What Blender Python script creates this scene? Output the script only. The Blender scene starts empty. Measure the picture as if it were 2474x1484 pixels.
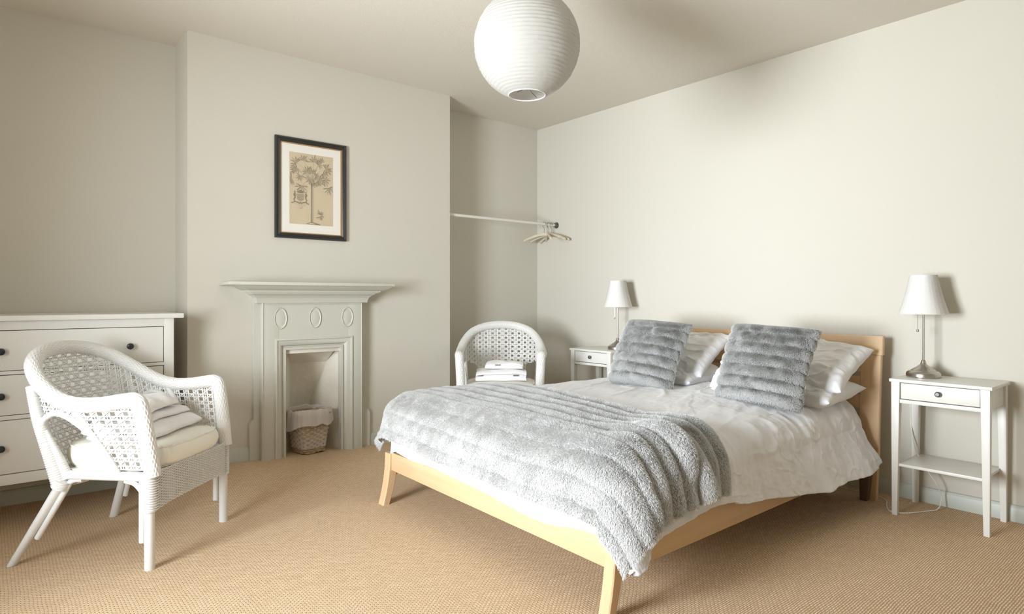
import bpy, bmesh, math, random
import numpy as np
from mathutils import Vector, Matrix
R = math.radians
C = bpy.context.scene.collection
rng = np.random.default_rng(7)
random.seed(7)

# ------------------------------------------------------------------ camera
cam_d = bpy.data.cameras.new('camera'); cam = bpy.data.objects.new('camera', cam_d); C.objects.link(cam)
cam_d.sensor_width = 36; cam_d.lens = 36 * 1509 / 2474; cam_d.shift_y = -24 / 2474
cam_d.clip_start = .02
cam.location = (0, 0, 1.1); cam.rotation_euler = (R(90), 0, R(-40))
bpy.context.scene.camera = cam

# ------------------------------------------------------------------ light and exposure
sc = bpy.context.scene
sc.view_settings.view_transform = 'Standard'; sc.view_settings.look = 'None'
sc.view_settings.gamma = 1; sc.view_settings.use_curve_mapping = False
sc.view_settings.exposure = 0.47
sc.cycles.max_bounces = 10; sc.cycles.diffuse_bounces = 8
w = bpy.data.worlds.new('sky'); sc.world = w; w.use_nodes = True
w.node_tree.nodes['Background'].inputs[0].default_value = (.80, .88, 1, 1)
w.node_tree.nodes['Background'].inputs[1].default_value = 1.0


def area(name, loc, rot, sx, sy, power, col):
    l = bpy.data.lights.new(name, 'AREA'); l.shape = 'RECTANGLE'; l.size = sx; l.size_y = sy
    l.energy = power; l.color = col
    o = bpy.data.objects.new(name, l); C.objects.link(o); o.location = loc; o.rotation_euler = rot
    return o


# daylight coming in through the deep-set window of the left wall
dl = area('daylight_left', (-1.47, 1.80, 1.24), (0, R(-90), R(5)), 1.22, 1.15, 86, (.865, .935, 1))
dl.data.spread = R(112)
# light thrown up through the same window by the bright ground outside
gb = area('daylight_from_ground', (-1.46, 1.80, 1.15), (0, R(-128), 0), .9, 1.15, 26, (1, .95, .86))
gb.data.spread = R(130)

# ------------------------------------------------------------------ materials
def mat(name, col, rough=.6, metal=0, noise=None, bump=None, sheen=0, spec=.5, trans=0):
    """noise=(scale, amount) varies the colour; bump=(scale, strength, distance)"""
    m = bpy.data.materials.new(name); m.use_nodes = True
    nt = m.node_tree; b = nt.nodes['Principled BSDF']
    b.inputs['Base Color'].default_value = (*col, 1); b.inputs['Roughness'].default_value = rough
    b.inputs['Metallic'].default_value = metal; b.inputs['Specular IOR Level'].default_value = spec
    if sheen: b.inputs['Sheen Weight'].default_value = sheen
    tc = nt.nodes.new('ShaderNodeTexCoord')
    if noise:
        n = nt.nodes.new('ShaderNodeTexNoise'); n.inputs['Scale'].default_value = noise[0]; n.inputs['Detail'].default_value = 4
        nt.links.new(tc.outputs['Object'], n.inputs['Vector'])
        mx = nt.nodes.new('ShaderNodeMix'); mx.data_type = 'RGBA'
        mx.inputs[6].default_value = (*[c * (1 - noise[1]) for c in col], 1)
        mx.inputs[7].default_value = (*[min(1, c * (1 + noise[1])) for c in col], 1)
        nt.links.new(n.outputs['Fac'], mx.inputs[0]); nt.links.new(mx.outputs[2], b.inputs['Base Color'])
    if bump:
        n = nt.nodes.new('ShaderNodeTexNoise'); n.inputs['Scale'].default_value = bump[0]; n.inputs['Detail'].default_value = 3
        nt.links.new(tc.outputs['Object'], n.inputs['Vector'])
        bp = nt.nodes.new('ShaderNodeBump'); bp.inputs['Strength'].default_value = bump[1]; bp.inputs['Distance'].default_value = bump[2]
        nt.links.new(n.outputs['Fac'], bp.inputs['Height']); nt.links.new(bp.outputs[0], b.inputs['Normal'])
    return m


def wood(name, c1, c2, axis, rough=.45):
    m = bpy.data.materials.new(name); m.use_nodes = True; nt = m.node_tree; b = nt.nodes['Principled BSDF']
    b.inputs['Roughness'].default_value = rough
    tc = nt.nodes.new('ShaderNodeTexCoord'); mp = nt.nodes.new('ShaderNodeMapping')
    s = [38, 38, 38]; s[axis] = 1.6; mp.inputs['Scale'].default_value = s
    n = nt.nodes.new('ShaderNodeTexNoise'); n.inputs['Scale'].default_value = 1; n.inputs['Detail'].default_value = 5
    n.inputs['Distortion'].default_value = .5
    rp = nt.nodes.new('ShaderNodeValToRGB'); rp.color_ramp.elements[0].position = .3; rp.color_ramp.elements[1].position = .7
    rp.color_ramp.elements[0].color = (*c1, 1); rp.color_ramp.elements[1].color = (*c2, 1)
    nt.links.new(tc.outputs['Object'], mp.inputs[0]); nt.links.new(mp.outputs[0], n.inputs['Vector'])
    nt.links.new(n.outputs['Fac'], rp.inputs[0]); nt.links.new(rp.outputs[0], b.inputs['Base Color'])
    return m


M = {}
M['wall'] = mat('cream_wall_paint', (.60, .577, .51), .85, noise=(1.3, .02), bump=(9, .10, .02), spec=.25)
M['ceiling'] = mat('ceiling_paint', (.67, .635, .565), .9, bump=(160, .30, .004), spec=.2)
M['skirting'] = mat('grey_green_gloss', (.50, .525, .47), .4)
M['fire'] = mat('grey_green_fireplace_paint', (.56, .557, .495), .5, bump=(25, .06, .01))
M['firebox'] = mat('cream_firebox_paint', (.74, .70, .62), .6, noise=(9, .05), bump=(14, .35, .02))
M['white'] = mat('white_furniture_lacquer', (.72, .71, .67), .32, noise=(3, .015))
M['white_rattan'] = mat('white_painted_rattan', (.71, .705, .685), .45, bump=(60, .12, .004))
M['gap'] = mat('dark_recess', (.03, .028, .025), .9)
M['knob_black'] = mat('black_metal_knob', (.02, .02, .024), .38)
M['knob_grey'] = mat('brushed_grey_knob', (.17, .17, .17), .42, .8)
M['steel'] = mat('brushed_nickel', (.48, .45, .41), .28, 1)
M['linen'] = mat('white_cotton_bedding', (.82, .825, .845), .9, bump=(420, .12, .0015), sheen=.15, spec=.2)
M['linen_warm'] = mat('white_linen_duvet', (.80, .81, .845), .9, bump=(300, .16, .0015), sheen=.15, spec=.2)
M['cushion'] = mat('ivory_seat_cotton', (.84, .82, .75), .9, bump=(260, .12, .0015), spec=.2)
M['towel'] = mat('white_terry_towel', (.86, .85, .855), 1, bump=(330, .55, .004), sheen=.3, spec=.1)
M['tag'] = mat('dark_grey_woven_tag', (.12, .12, .14), .9)
M['tag_white'] = mat('white_satin_tag', (.86, .86, .86), .6)
M['frame_black'] = mat('black_picture_moulding', (.028, .026, .024), .35)
M['gilt'] = mat('gilt_slip', (.42, .25, .10), .45, .3)
M['mat_board'] = mat('white_mat_board', (.76, .74, .68), .9)
M['paper'] = mat('aged_paper', (.56, .47, .33), .9, noise=(7, .10))
M['ink'] = mat('sepia_ink', (.25, .21, .145), .9, noise=(60, .35))
M['ink_faint'] = mat('faint_sepia_ink', (.38, .32, .225), .9)
M['wicker'] = mat('natural_willow', (.42, .32, .21), .55, noise=(45, .35))
M['cable'] = mat('white_cable', (.74, .73, .68), .5)
M['birch_y'] = wood('pale_beech_along_y', (.60, .41, .23), (.66, .46, .275), 1)
M['birch_x'] = wood('pale_beech_along_x', (.60, .41, .23), (.66, .46, .275), 0)
M['birch_z'] = wood('pale_beech_along_z', (.60, .41, .23), (.66, .46, .275), 2)
M['leg_dark'] = mat('dark_brown_leg', (.12, .07, .045), .5)
M['hanger'] = mat('pale_hanger_wood', (.62, .55, .43), .5)


def paper_shade(name, col, tr):
    m = bpy.data.materials.new(name); m.use_nodes = True; nt = m.node_tree
    for n in list(nt.nodes): nt.nodes.remove(n)
    d = nt.nodes.new('ShaderNodeBsdfDiffuse'); t = nt.nodes.new('ShaderNodeBsdfTranslucent'); mx = nt.nodes.new('ShaderNodeMixShader')
    o = nt.nodes.new('ShaderNodeOutputMaterial'); mx.inputs[0].default_value = tr
    d.inputs[0].default_value = (*col, 1); t.inputs[0].default_value = (*col, 1)
    n = nt.nodes.new('ShaderNodeTexNoise'); n.inputs['Scale'].default_value = 30
    bp = nt.nodes.new('ShaderNodeBump'); bp.inputs['Strength'].default_value = .15; bp.inputs['Distance'].default_value = .004
    nt.links.new(n.outputs['Fac'], bp.inputs['Height'])
    nt.links.new(bp.outputs[0], d.inputs['Normal'])
    nt.links.new(d.outputs[0], mx.inputs[1]); nt.links.new(t.outputs[0], mx.inputs[2]); nt.links.new(mx.outputs[0], o.inputs[0])
    return m


M['lantern'] = paper_shade('white_rice_paper', (.60, .59, .56), .45)
M['shade'] = paper_shade('white_pleated_shade', (.90, .89, .87), .22)
M['bin_bag'] = paper_shade('thin_white_bin_liner', (.80, .76, .73), .40)


def sisal():
    m = bpy.data.materials.new('sisal_boucle_carpet'); m.use_nodes = True; nt = m.node_tree; b = nt.nodes['Principled BSDF']
    b.inputs['Roughness'].default_value = .95; b.inputs['Specular IOR Level'].default_value = .1
    tc = nt.nodes.new('ShaderNodeTexCoord')
    nz = nt.nodes.new('ShaderNodeTexNoise'); nz.inputs['Scale'].default_value = 9; nz.inputs['Detail'].default_value = 2
    nt.links.new(tc.outputs['Object'], nz.inputs['Vector'])
    mp = nt.nodes.new('ShaderNodeMixRGB'); mp.blend_type = 'LINEAR_LIGHT'; mp.inputs[0].default_value = .006
    nt.links.new(tc.outputs['Object'], mp.inputs[1]); nt.links.new(nz.outputs['Color'], mp.inputs[2])
    br = nt.nodes.new('ShaderNodeTexBrick'); br.inputs['Scale'].default_value = 1
    br.inputs['Brick Width'].default_value = .0230; br.inputs['Row Height'].default_value = .0086
    br.inputs['Mortar Size'].default_value = .0036; br.inputs['Mortar Smooth'].default_value = 1; br.inputs['Bias'].default_value = 0
    br.inputs['Color1'].default_value = (.775, .58, .395, 1); br.inputs['Color2'].default_value = (.89, .695, .495, 1)
    br.inputs['Mortar'].default_value = (.47, .32, .185, 1)  # darker gaps between stitches: weave colour with some occlusion painted in
    nt.links.new(mp.outputs[0], br.inputs['Vector'])
    n2 = nt.nodes.new('ShaderNodeTexNoise'); n2.inputs['Scale'].default_value = 260; n2.inputs['Detail'].default_value = 3
    nt.links.new(tc.outputs['Object'], n2.inputs['Vector'])
    mx = nt.nodes.new('ShaderNodeMixRGB'); mx.blend_type = 'OVERLAY'; mx.inputs[0].default_value = .35
    nt.links.new(br.outputs['Color'], mx.inputs[1]); nt.links.new(n2.outputs['Fac'], mx.inputs[2])
    nt.links.new(mx.outputs[0], b.inputs['Base Color'])
    inv = nt.nodes.new('ShaderNodeMath'); inv.operation = 'SUBTRACT'; inv.inputs[0].default_value = 1
    nt.links.new(br.outputs['Fac'], inv.inputs[1])
    ad = nt.nodes.new('ShaderNodeMath'); ad.operation = 'MULTIPLY_ADD'; ad.inputs[1].default_value = .25
    nt.links.new(n2.outputs['Fac'], ad.inputs[0]); nt.links.new(inv.outputs[0], ad.inputs[2])
    bp = nt.nodes.new('ShaderNodeBump'); bp.inputs['Strength'].default_value = .8; bp.inputs['Distance'].default_value = .003
    nt.links.new(ad.outputs[0], bp.inputs['Height']); nt.links.new(bp.outputs[0], b.inputs['Normal'])
    return m


M['sisal'] = sisal()


def fur_mat(name, root, tip):
    m = bpy.data.materials.new(name); m.use_nodes = True; nt = m.node_tree; b = nt.nodes['Principled BSDF']
    b.inputs['Roughness'].default_value = .8; b.inputs['Specular IOR Level'].default_value = .2
    h = nt.nodes.new('ShaderNodeHairInfo'); rp = nt.nodes.new('ShaderNodeValToRGB')
    rp.color_ramp.elements[0].position = .15; rp.color_ramp.elements[0].color = (*root, 1)
    rp.color_ramp.elements[1].position = .85; rp.color_ramp.elements[1].color = (*tip, 1)
    nt.links.new(h.outputs['Intercept'], rp.inputs[0])
    mx = nt.nodes.new('ShaderNodeMixRGB'); mx.blend_type = 'MULTIPLY'; mx.inputs[0].default_value = 1
    r2 = nt.nodes.new('ShaderNodeValToRGB'); r2.color_ramp.elements[0].color = (.84, .84, .84, 1); r2.color_ramp.elements[1].color = (1, 1, 1, 1)
    nt.links.new(h.outputs['Random'], r2.inputs[0])
    nt.links.new(rp.outputs[0], mx.inputs[1]); nt.links.new(r2.outputs[0], mx.inputs[2])
    nt.links.new(mx.outputs[0], b.inputs['Base Color'])
    return m


M['fur_throw'] = fur_mat('pale_grey_faux_fur', (.74, .74, .735), (.93, .93, .925))
M['fur_cushion'] = fur_mat('mid_grey_faux_fur', (.36, .36, .355), (.76, .765, .76))
M['fur_base'] = mat('grey_fur_backing', (.40, .40, .40), 1, spec=.1)
M['fur_base_dark'] = mat('dark_grey_fur_backing', (.17, .17, .17), 1, spec=.1)

# ------------------------------------------------------------------ mesh helpers
class MB:
    def __init__(s): s.V = []; s.F = []; s.n = 0
    def add(s, V, F):
        s.V.extend(map(tuple, np.asarray(V, float).tolist()))
        s.F.extend([tuple(int(i) + s.n for i in f) for f in F]); s.n = len(s.V)
        return s
    def box(s, x0, x1, y0, y1, z0, z1, bev=.0, seg=2):
        bm = bmesh.new(); bmesh.ops.create_cube(bm, size=1)
        for v in bm.verts:
            v.co = ((x0 + x1) / 2 + v.co.x * (x1 - x0), (y0 + y1) / 2 + v.co.y * (y1 - y0), (z0 + z1) / 2 + v.co.z * (z1 - z0))
        if bev: bmesh.ops.bevel(bm, geom=bm.edges[:], offset=bev, segments=seg, profile=.6, affect='EDGES')
        return s.addbm(bm)
    def hexa(s, b4, t4, bev=.0, seg=2):
        bm = bmesh.new(); v = [bm.verts.new(p) for p in list(b4) + list(t4)]
        bm.faces.new([v[3], v[2], v[1], v[0]]); bm.faces.new(v[4:])
        for i in range(4): bm.faces.new([v[i], v[(i + 1) % 4], v[4 + (i + 1) % 4], v[4 + i]])
        bmesh.ops.recalc_face_normals(bm, faces=bm.faces[:])
        if bev: bmesh.ops.bevel(bm, geom=bm.edges[:], offset=bev, segments=seg, profile=.6, affect='EDGES')
        return s.addbm(bm)
    def addbm(s, bm):
        bm.verts.index_update()
        s.add([v.co[:] for v in bm.verts], [[v.index for v in f.verts] for f in bm.faces]); bm.free(); return s
    def tube(s, path, r, k=10, caps=True, sx=1, up=None):
        V, F = tube(path, r, k, caps, up); return s.add(V, F)
    def grid(s, P, wu=False, wv=False, flip=False):
        nu, nv = P.shape[:2]; return s.add(P.reshape(-1, 3), gridF(nu, nv, wu, wv, flip))
    def lathe(s, prof, k=32, c=(0, 0, 0)):
        prof = np.asarray(prof, float); a = np.linspace(0, 2 * np.pi, k, endpoint=False)
        P = np.stack([prof[:, None, 0] * np.cos(a), prof[:, None, 0] * np.sin(a), np.repeat(prof[:, None, 1], k, 1)], -1) + np.array(c)
        return s.grid(P, wv=True)
    def build(s, name, m, parent=None, smooth=True, angle=38):
        me = bpy.data.meshes.new(name); me.from_pydata(s.V, [], s.F); me.update()
        if smooth:
            me.polygons.foreach_set('use_smooth', np.ones(len(me.polygons), bool)); me.set_sharp_from_angle(angle=R(angle))
        me.materials.append(m)
        o = bpy.data.objects.new(name, me); C.objects.link(o)
        if parent: o.parent = parent
        return o


def gridF(nu, nv, wu=False, wv=False, flip=False):
    i = np.arange(nu if wu else nu - 1)[:, None]; j = np.arange(nv if wv else nv - 1)[None, :]
    i2 = (i + 1) % nu; j2 = (j + 1) % nv
    f = np.stack(np.broadcast_arrays(i * nv + j, i2 * nv + j, i2 * nv + j2, i * nv + j2), -1).reshape(-1, 4)
    return f[:, ::-1] if flip else f


def frames(path, up=None):
    P = np.asarray(path, float); T = np.gradient(P, axis=0); T /= np.linalg.norm(T, axis=1)[:, None] + 1e-12
    N = np.zeros_like(P)
    a = np.array(up if up is not None else ([0, 0, 1] if abs(T[0, 2]) < .9 else [1, 0, 0]), float)
    n = a - T[0] * a.dot(T[0]); n /= np.linalg.norm(n); N[0] = n
    for i in range(1, len(P)):
        n = N[i - 1] - T[i] * N[i - 1].dot(T[i]); N[i] = n / (np.linalg.norm(n) + 1e-12)
    return P, T, N, np.cross(T, N)


def tube(path, r, k=10, caps=True, up=None):
    P, T, N, B = frames(path, up); n = len(P); a = np.linspace(0, 2 * np.pi, k, endpoint=False)
    r = np.asarray(r, float)
    if r.ndim == 0: r = np.full((n, k), float(r))
    elif r.ndim == 1: r = np.repeat(r[:, None], k, 1)
    V = P[:, None] + r[..., None] * (np.cos(a)[None, :, None] * N[:, None] + np.sin(a)[None, :, None] * B[:, None])
    F = [tuple(f) for f in gridF(n, k, False, True, True)]
    if caps:
        F.append(tuple(range(k))); F.append(tuple(range((n - 1) * k, n * k))[::-1])
    return V.reshape(-1, 3), F


def cr(pts, n=80):
    """Catmull-Rom through pts, resampled evenly by length"""
    p = np.asarray(pts, float); p = np.vstack([2 * p[0] - p[1], p, 2 * p[-1] - p[-2]])
    out = []
    for i in range(1, len(p) - 2):
        t = np.linspace(0, 1, 24, endpoint=False)[:, None]
        a, b, c, d = p[i - 1:i + 3]
        out.append(.5 * (2 * b + (c - a) * t + (2 * a - 5 * b + 4 * c - d) * t ** 2 + (3 * b - a - 3 * c + d) * t ** 3))
    q = np.vstack(out + [p[-2:-1]])
    return resample(q, n)


def resample(q, n):
    s = np.r_[0, np.cumsum(np.linalg.norm(np.diff(q, axis=0), axis=1))]; t = np.linspace(0, s[-1], n)
    return np.stack([np.interp(t, s, q[:, i]) for i in range(q.shape[1])], -1)


_tab = rng.random((64, 64))


def vnoise(x, y, seed=0):
    """smooth 2-D value noise, -1..1"""
    x = np.asarray(x, float) + seed * 17.3; y = np.asarray(y, float) + seed * 9.1
    xi = np.floor(x).astype(int); yi = np.floor(y).astype(int); fx = x - xi; fy = y - yi
    fx = fx * fx * (3 - 2 * fx); fy = fy * fy * (3 - 2 * fy)
    g = lambda a, b: _tab[a % 64, b % 64]
    return 2 * ((g(xi, yi) * (1 - fx) + g(xi + 1, yi) * fx) * (1 - fy) + (g(xi, yi + 1) * (1 - fx) + g(xi + 1, yi + 1) * fx) * fy) - 1


def fbm(x, y, seed=0, o=3):
    return sum(vnoise(np.asarray(x) * 2 ** i, np.asarray(y) * 2 ** i, seed + i) / 2 ** i for i in range(o))


def sstep(t): t = np.clip(t, 0, 1); return t * t * (3 - 2 * t)


def normals(P):
    du = np.gradient(P, axis=0); dv = np.gradient(P, axis=1); n = np.cross(du, dv)
    return n / (np.linalg.norm(n, axis=-1)[..., None] + 1e-12)


def thing(name, label, cat, loc=(0, 0, 0), rotz=0, group=None):
    o = bpy.data.objects.new(name, None); C.objects.link(o); o.location = loc; o.rotation_euler = (0, 0, rotz)
    o.empty_display_size = .05
    return tag(o, label, cat, group)


def tag(o, label, cat, group=None):
    o['label'] = label; o['category'] = cat
    if group: o['group'] = group
    return o


def struct(o): o['kind'] = 'structure'; return o


def stuff(o): o['kind'] = 'stuff'; return o


def copy_tree(o, parent=None):
    c = o.copy(); C.objects.link(c)
    if parent: c.parent = parent
    for ch in list(o.children): copy_tree(ch, c)
    return c


def fur(name, P, Nn, count, length, m, parent, comb=(0, 0, -1), spread=.5, lean=.6, radius=.0009, seg=5, lenmap=None, flip=1, dens=None):
    """hair strands on the grid P (nu,nv,3) with unit normals Nn"""
    a = P[:-1, :-1]; e1 = P[1:, :-1] - a; e2 = P[:-1, 1:] - a
    A = np.linalg.norm(np.cross(e1, e2), axis=-1)
    if dens is not None: A = A * dens[:-1, :-1]
    A = A.ravel(); A /= A.sum()
    f = rng.choice(len(A), count, p=A); i = f // (P.shape[1] - 1); j = f % (P.shape[1] - 1)
    u = rng.random(count)[:, None]; v = rng.random(count)[:, None]
    bl = lambda G: (G[i, j] * (1 - u) * (1 - v) + G[i + 1, j] * u * (1 - v) + G[i, j + 1] * (1 - u) * v + G[i + 1, j + 1] * u * v)
    p = bl(P); n = bl(Nn) * flip; n /= np.linalg.norm(n, axis=1)[:, None]
    L = length * (0.6 + .7 * rng.random(count))
    if lenmap is not None: L = L * bl(lenmap[..., None])[:, 0]
    cb = np.array(comb, float); cb = cb[None] - n * (n @ cb)[:, None]; cb /= np.linalg.norm(cb, axis=1)[:, None] + 1e-6
    # clumpy combing
    q = p * 28
    jit = np.stack([vnoise(q[:, 0] + q[:, 2], q[:, 1], 3), vnoise(q[:, 1] + q[:, 2], q[:, 0], 5), vnoise(q[:, 2], q[:, 0] + q[:, 1], 8)], -1)
    d0 = n + spread * (rng.random((count, 3)) - .5) + jit * .35
    d0 /= np.linalg.norm(d0, axis=1)[:, None]
    t = np.linspace(0, 1, seg)[None, :, None]
    pts = p[:, None] + L[:, None, None] * (d0[:, None] * t + cb[:, None] * lean * t ** 2)
    h = bpy.data.hair_curves.new(name); h.add_curves([seg] * count)
    h.attributes['position'].data.foreach_set('vector', pts.astype(np.float32).ravel())
    ra = h.attributes.get('radius') or h.attributes.new('radius', 'FLOAT', 'POINT')
    ra.data.foreach_set('value', np.tile((radius * (1 - .75 * np.linspace(0, 1, seg))).astype(np.float32), count))
    h.materials.append(m)
    o = bpy.data.objects.new(name, h); C.objects.link(o); o.parent = parent; stuff(o)
    return o

# ------------------------------------------------------------------ room shell
XL, XR, YN, YF, H = -1.0, 3.86, -1.0, 4.24, 2.63
BX0, BX1, BY = .876, 2.69, 3.94           # chimney breast


def floor_z(x, y):
    s = sstep((y - 3.22) / .66); sx = sstep((x - .62) / .42) * (1 - sstep((x - 2.15) / .45))
    return s * sx * (.112 - .032 * (np.clip(x, 1.0, 2.4) - 1.07))


xs = np.linspace(XL, XR, 120); ys = np.linspace(YN, YF, 130)
X, Y = np.meshgrid(xs, ys, indexing='ij')
struct(MB().grid(np.stack([X, Y, floor_z(X, Y)], -1)).build('floor', M['sisal']))
struct(MB().box(XL - .1, XR + .1, YN - .1, YF + .1, H, H + .1).build('ceiling', M['ceiling']))
struct(MB().box(XR, XR + .1, YN - .1, YF + .1, -.1, H).build('wall_right', M['wall']))
struct(MB().box(XL - .1, XR + .1, YF, YF + .1, -.1, H).build('wall_far', M['wall']))
WT = .42                                   # thick cottage wall on the window side
b = MB()                                   # left wall with its deep window opening
b.box(XL - WT, XL, YN - .1, 1.20, -.1, H).box(XL - WT, XL, 2.40, YF + .1, -.1, H)
b.box(XL - WT, XL, 1.20, 2.40, -.1, .60).box(XL - WT, XL, 1.20, 2.40, 1.88, H)
struct(b.build('wall_left', M['wall']))
struct(MB().box(XL - .1, XR + .1, YN - .1, YN, -.1, H).build('wall_near', M['wall']))
f = MB()
for u0, u1, z0, z1 in ((1.20, 1.235, .60, 1.88), (2.365, 2.40, .60, 1.88), (1.20, 2.40, .60, .635), (1.20, 2.40, 1.845, 1.88), (1.20, 2.40, 1.23, 1.255)):
    f.box(XL - WT + .01, XL - WT + .05, u0, u1, z0, z1, .003)
wn = struct(f.build('window_1', M['white']))
MB().box(XL - WT + .05, XL + .03, 1.20, 2.40, .595, .615, .005).build('window_sill', M['white'], wn)

# chimney breast with the hole of the firebox
OX0, OX1, OZ = 1.40, 1.835, .80
b = MB()
b.box(BX0, OX0, BY, YF, -.05, H).box(OX1, BX1, BY, YF, -.05, H).box(OX0, OX1, BY, YF, OZ, H)
struct(b.build('wall_chimney', M['wall']))


def skirting(name, p0, p1, nrm, zf, h=.082, t=.016):
    """profiled board from p0 to p1 on the wall, facing nrm, following the floor height"""
    n = 12; prof = [(0, -.02), (t, -.02), (t, h - .022), (t * .75, h - .012), (t * .55, h - .004), (0, h)]
    P = np.zeros((n, len(prof), 3))
    for i, s in enumerate(np.linspace(0, 1, n)):
        x = p0[0] + (p1[0] - p0[0]) * s; y = p0[1] + (p1[1] - p0[1]) * s
        for j, (d, z) in enumerate(prof): P[i, j] = (x + nrm[0] * d, y + nrm[1] * d, zf(x, y) + z)
    m = MB().grid(P, flip=True); m.F.append(tuple(range(len(prof)))); m.F.append(tuple(range((n - 1) * len(prof), n * len(prof)))[::-1])
    o = m.build(name, M['skirting'], angle=25)
    return struct(o)


skirting('baseboard_right', (XR, YN), (XR, YF), (-1, 0), floor_z)
skirting('baseboard_far_left', (XL, YF), (BX0, YF), (0, -1), floor_z)
skirting('baseboard_far_right', (BX1, YF), (XR, YF), (0, -1), floor_z)
skirting('baseboard_chimney_left', (BX0, BY), (1.215, BY), (0, -1), floor_z)
skirting('baseboard_chimney_right', (2.005, BY), (BX1, BY), (0, -1), floor_z)
skirting('baseboard_left', (XL, YF), (XL, YN), (1, 0), floor_z)
skirting('baseboard_near', (XR, YN), (XL, YN), (0, 1), floor_z)

# ------------------------------------------------------------------ fireplace
fp = thing('fireplace', 'grey-green painted fireplace surround with mantel shelf and three ovals', 'fireplace', (0, 0, 0))
G = M['fire']
pl = MB()                                  # flat back plate with a wider foot
def poly_slab(m, pts, y0, y1, bev=0):
    bm = bmesh.new(); v = [bm.verts.new((x, y0, z)) for x, z in pts]; f = bm.faces.new(v)
    r = bmesh.ops.extrude_face_region(bm, geom=[f])
    for e in r['geom']:
        if isinstance(e, bmesh.types.BMVert): e.co.y = y1
    bmesh.ops.recalc_face_normals(bm, faces=bm.faces[:])
    if bev: bmesh.ops.bevel(bm, geom=[e for e in bm.edges if e.calc_face_angle(0) > .5], offset=bev, segments=2, affect='EDGES')
    m.addbm(bm)
poly_slab(pl, [(1.212, .05), (1.212, .325), (1.222, .345), (1.236, .352), (1.236, 1.10), (1.43, 1.10), (1.43, .03)], 3.94, 3.915, .003)
poly_slab(pl, [(2.014, .03), (2.014, .31), (2.004, .33), (1.985, .337), (1.985, 1.10), (1.80, 1.10), (1.80, .03)], 3.94, 3.915, .003)
pl.box(1.26, 1.95, 3.916, 3.94, .83, 1.098)
pl.build('back_plate', G, fp)
sf = MB()                                  # raised front plate with the big opening
sf.box(1.272, 1.375, 3.875, 3.915, .03, 1.10, .004).box(1.835, 1.935, 3.875, 3.915, .03, 1.10, .004)
sf.box(1.3735, 1.8365, 3.8765, 3.915, .828, 1.0985, .0)
sf.build('front_plate', G, fp)
ed = MB(); ed.tube([(1.279, 3.874, .06), (1.279, 3.874, 1.095)], .003, 8).tube([(1.928, 3.874, .06), (1.928, 3.874, 1.095)], .003, 8).tube([(1.279, 3.874, 1.055), (1.928, 3.874, 1.055)], .003, 8)
ed.build('edge_bead', G, fp)
for cx in (1.385, 1.605, 1.825):
    th = np.linspace(0, 2 * np.pi, 40, endpoint=False); m = MB()
    rr = [(1.0, 0), (1.04, -.004), (1.0, -.008), (.94, -.007), (.86, -.003), (.7, -.0045), (.35, -.006), (.02, -.0065)]
    P = np.array([[(cx + .037 * s * math.cos(t), 3.877 + d, .968 + .064 * s * math.sin(t)) for t in th] for s, d in rr])
    m.grid(P, wv=True, flip=True).build('oval_medallion', G, fp, angle=60)
# moulded architrave stepping back into the opening
prof = [(0, 3.877), (0, 3.868), (.010, 3.866), (.014, 3.872), (.030, 3.876), (.042, 3.884), (.050, 3.898), (.056, 3.900), (.058, 3.890), (.072, 3.890), (.074, 3.935)]
P = []
for d, y in prof:
    x0, x1, z1 = 1.352 + d, 1.862 - d, .842 - d
    P.append([(x0, y, .03), (x0, y, z1), (x1, y, z1), (x1, y, .03)])
MB().grid(np.array(P)).build('architrave', G, fp, angle=20)
# cornice below the shelf, mitred at both ends
prof = [(0, 1.062), (.012, 1.064), (.014, 1.078), (.020, 1.094), (.034, 1.110), (.050, 1.118), (.052, 1.124), (.064, 1.125), (.066, 1.131), (.076, 1.132), (.078, 1.140), (.10, 1.146), (.125, 1.160), (.14, 1.172)]
P = []
for d, z in prof: P.append([(1.255 - d, 3.94, z), (1.255 - d, 3.88 - d, z), (1.955 + d, 3.88 - d, z), (1.955 + d, 3.94, z)])
MB().grid(np.array(P), flip=True).build('cornice', G, fp, angle=20)
MB().box(1.045, 2.10, 3.725, 3.94, 1.170, 1.190, .005).build('mantel_shelf', G, fp)
# cast firebox liner: splayed cheeks, sloping back, throat and lintel
fb = MB()
fy = 3.935
fb.add([(1.428, fy, .02), (1.428, fy, .78), (1.56, 4.17, .655), (1.585, 4.20, .02)], [(0, 1, 2, 3)])
fb.build('left_cheek', M['firebox'], fp)
fb = MB().add([(1.806, fy, .02), (1.806, fy, .78), (1.79, 4.13, .655), (1.70, 4.19, .40), (1.68, 4.20, .02)], [(4, 3, 2, 1, 0)])
fb.build('right_cheek', M['firebox'], fp)
fb = MB().add([(1.585, 4.20, .02), (1.56, 4.17, .655), (1.79, 4.13, .655), (1.70, 4.19, .40), (1.68, 4.20, .02)], [(0, 1, 2, 3, 4)])
fb.build('fire_back', M['firebox'], fp)
fb = MB().add([(1.56, 4.17, .655), (1.79, 4.13, .655), (1.812, 3.94, .79), (1.422, 3.94, .79)], [(0, 1, 2, 3)])
fb.build('throat_plate', M['firebox'], fp)
MB().box(1.430, 1.806, 3.915, 3.945, .742, .782, .004).build('lintel', M['firebox'], fp)

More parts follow.
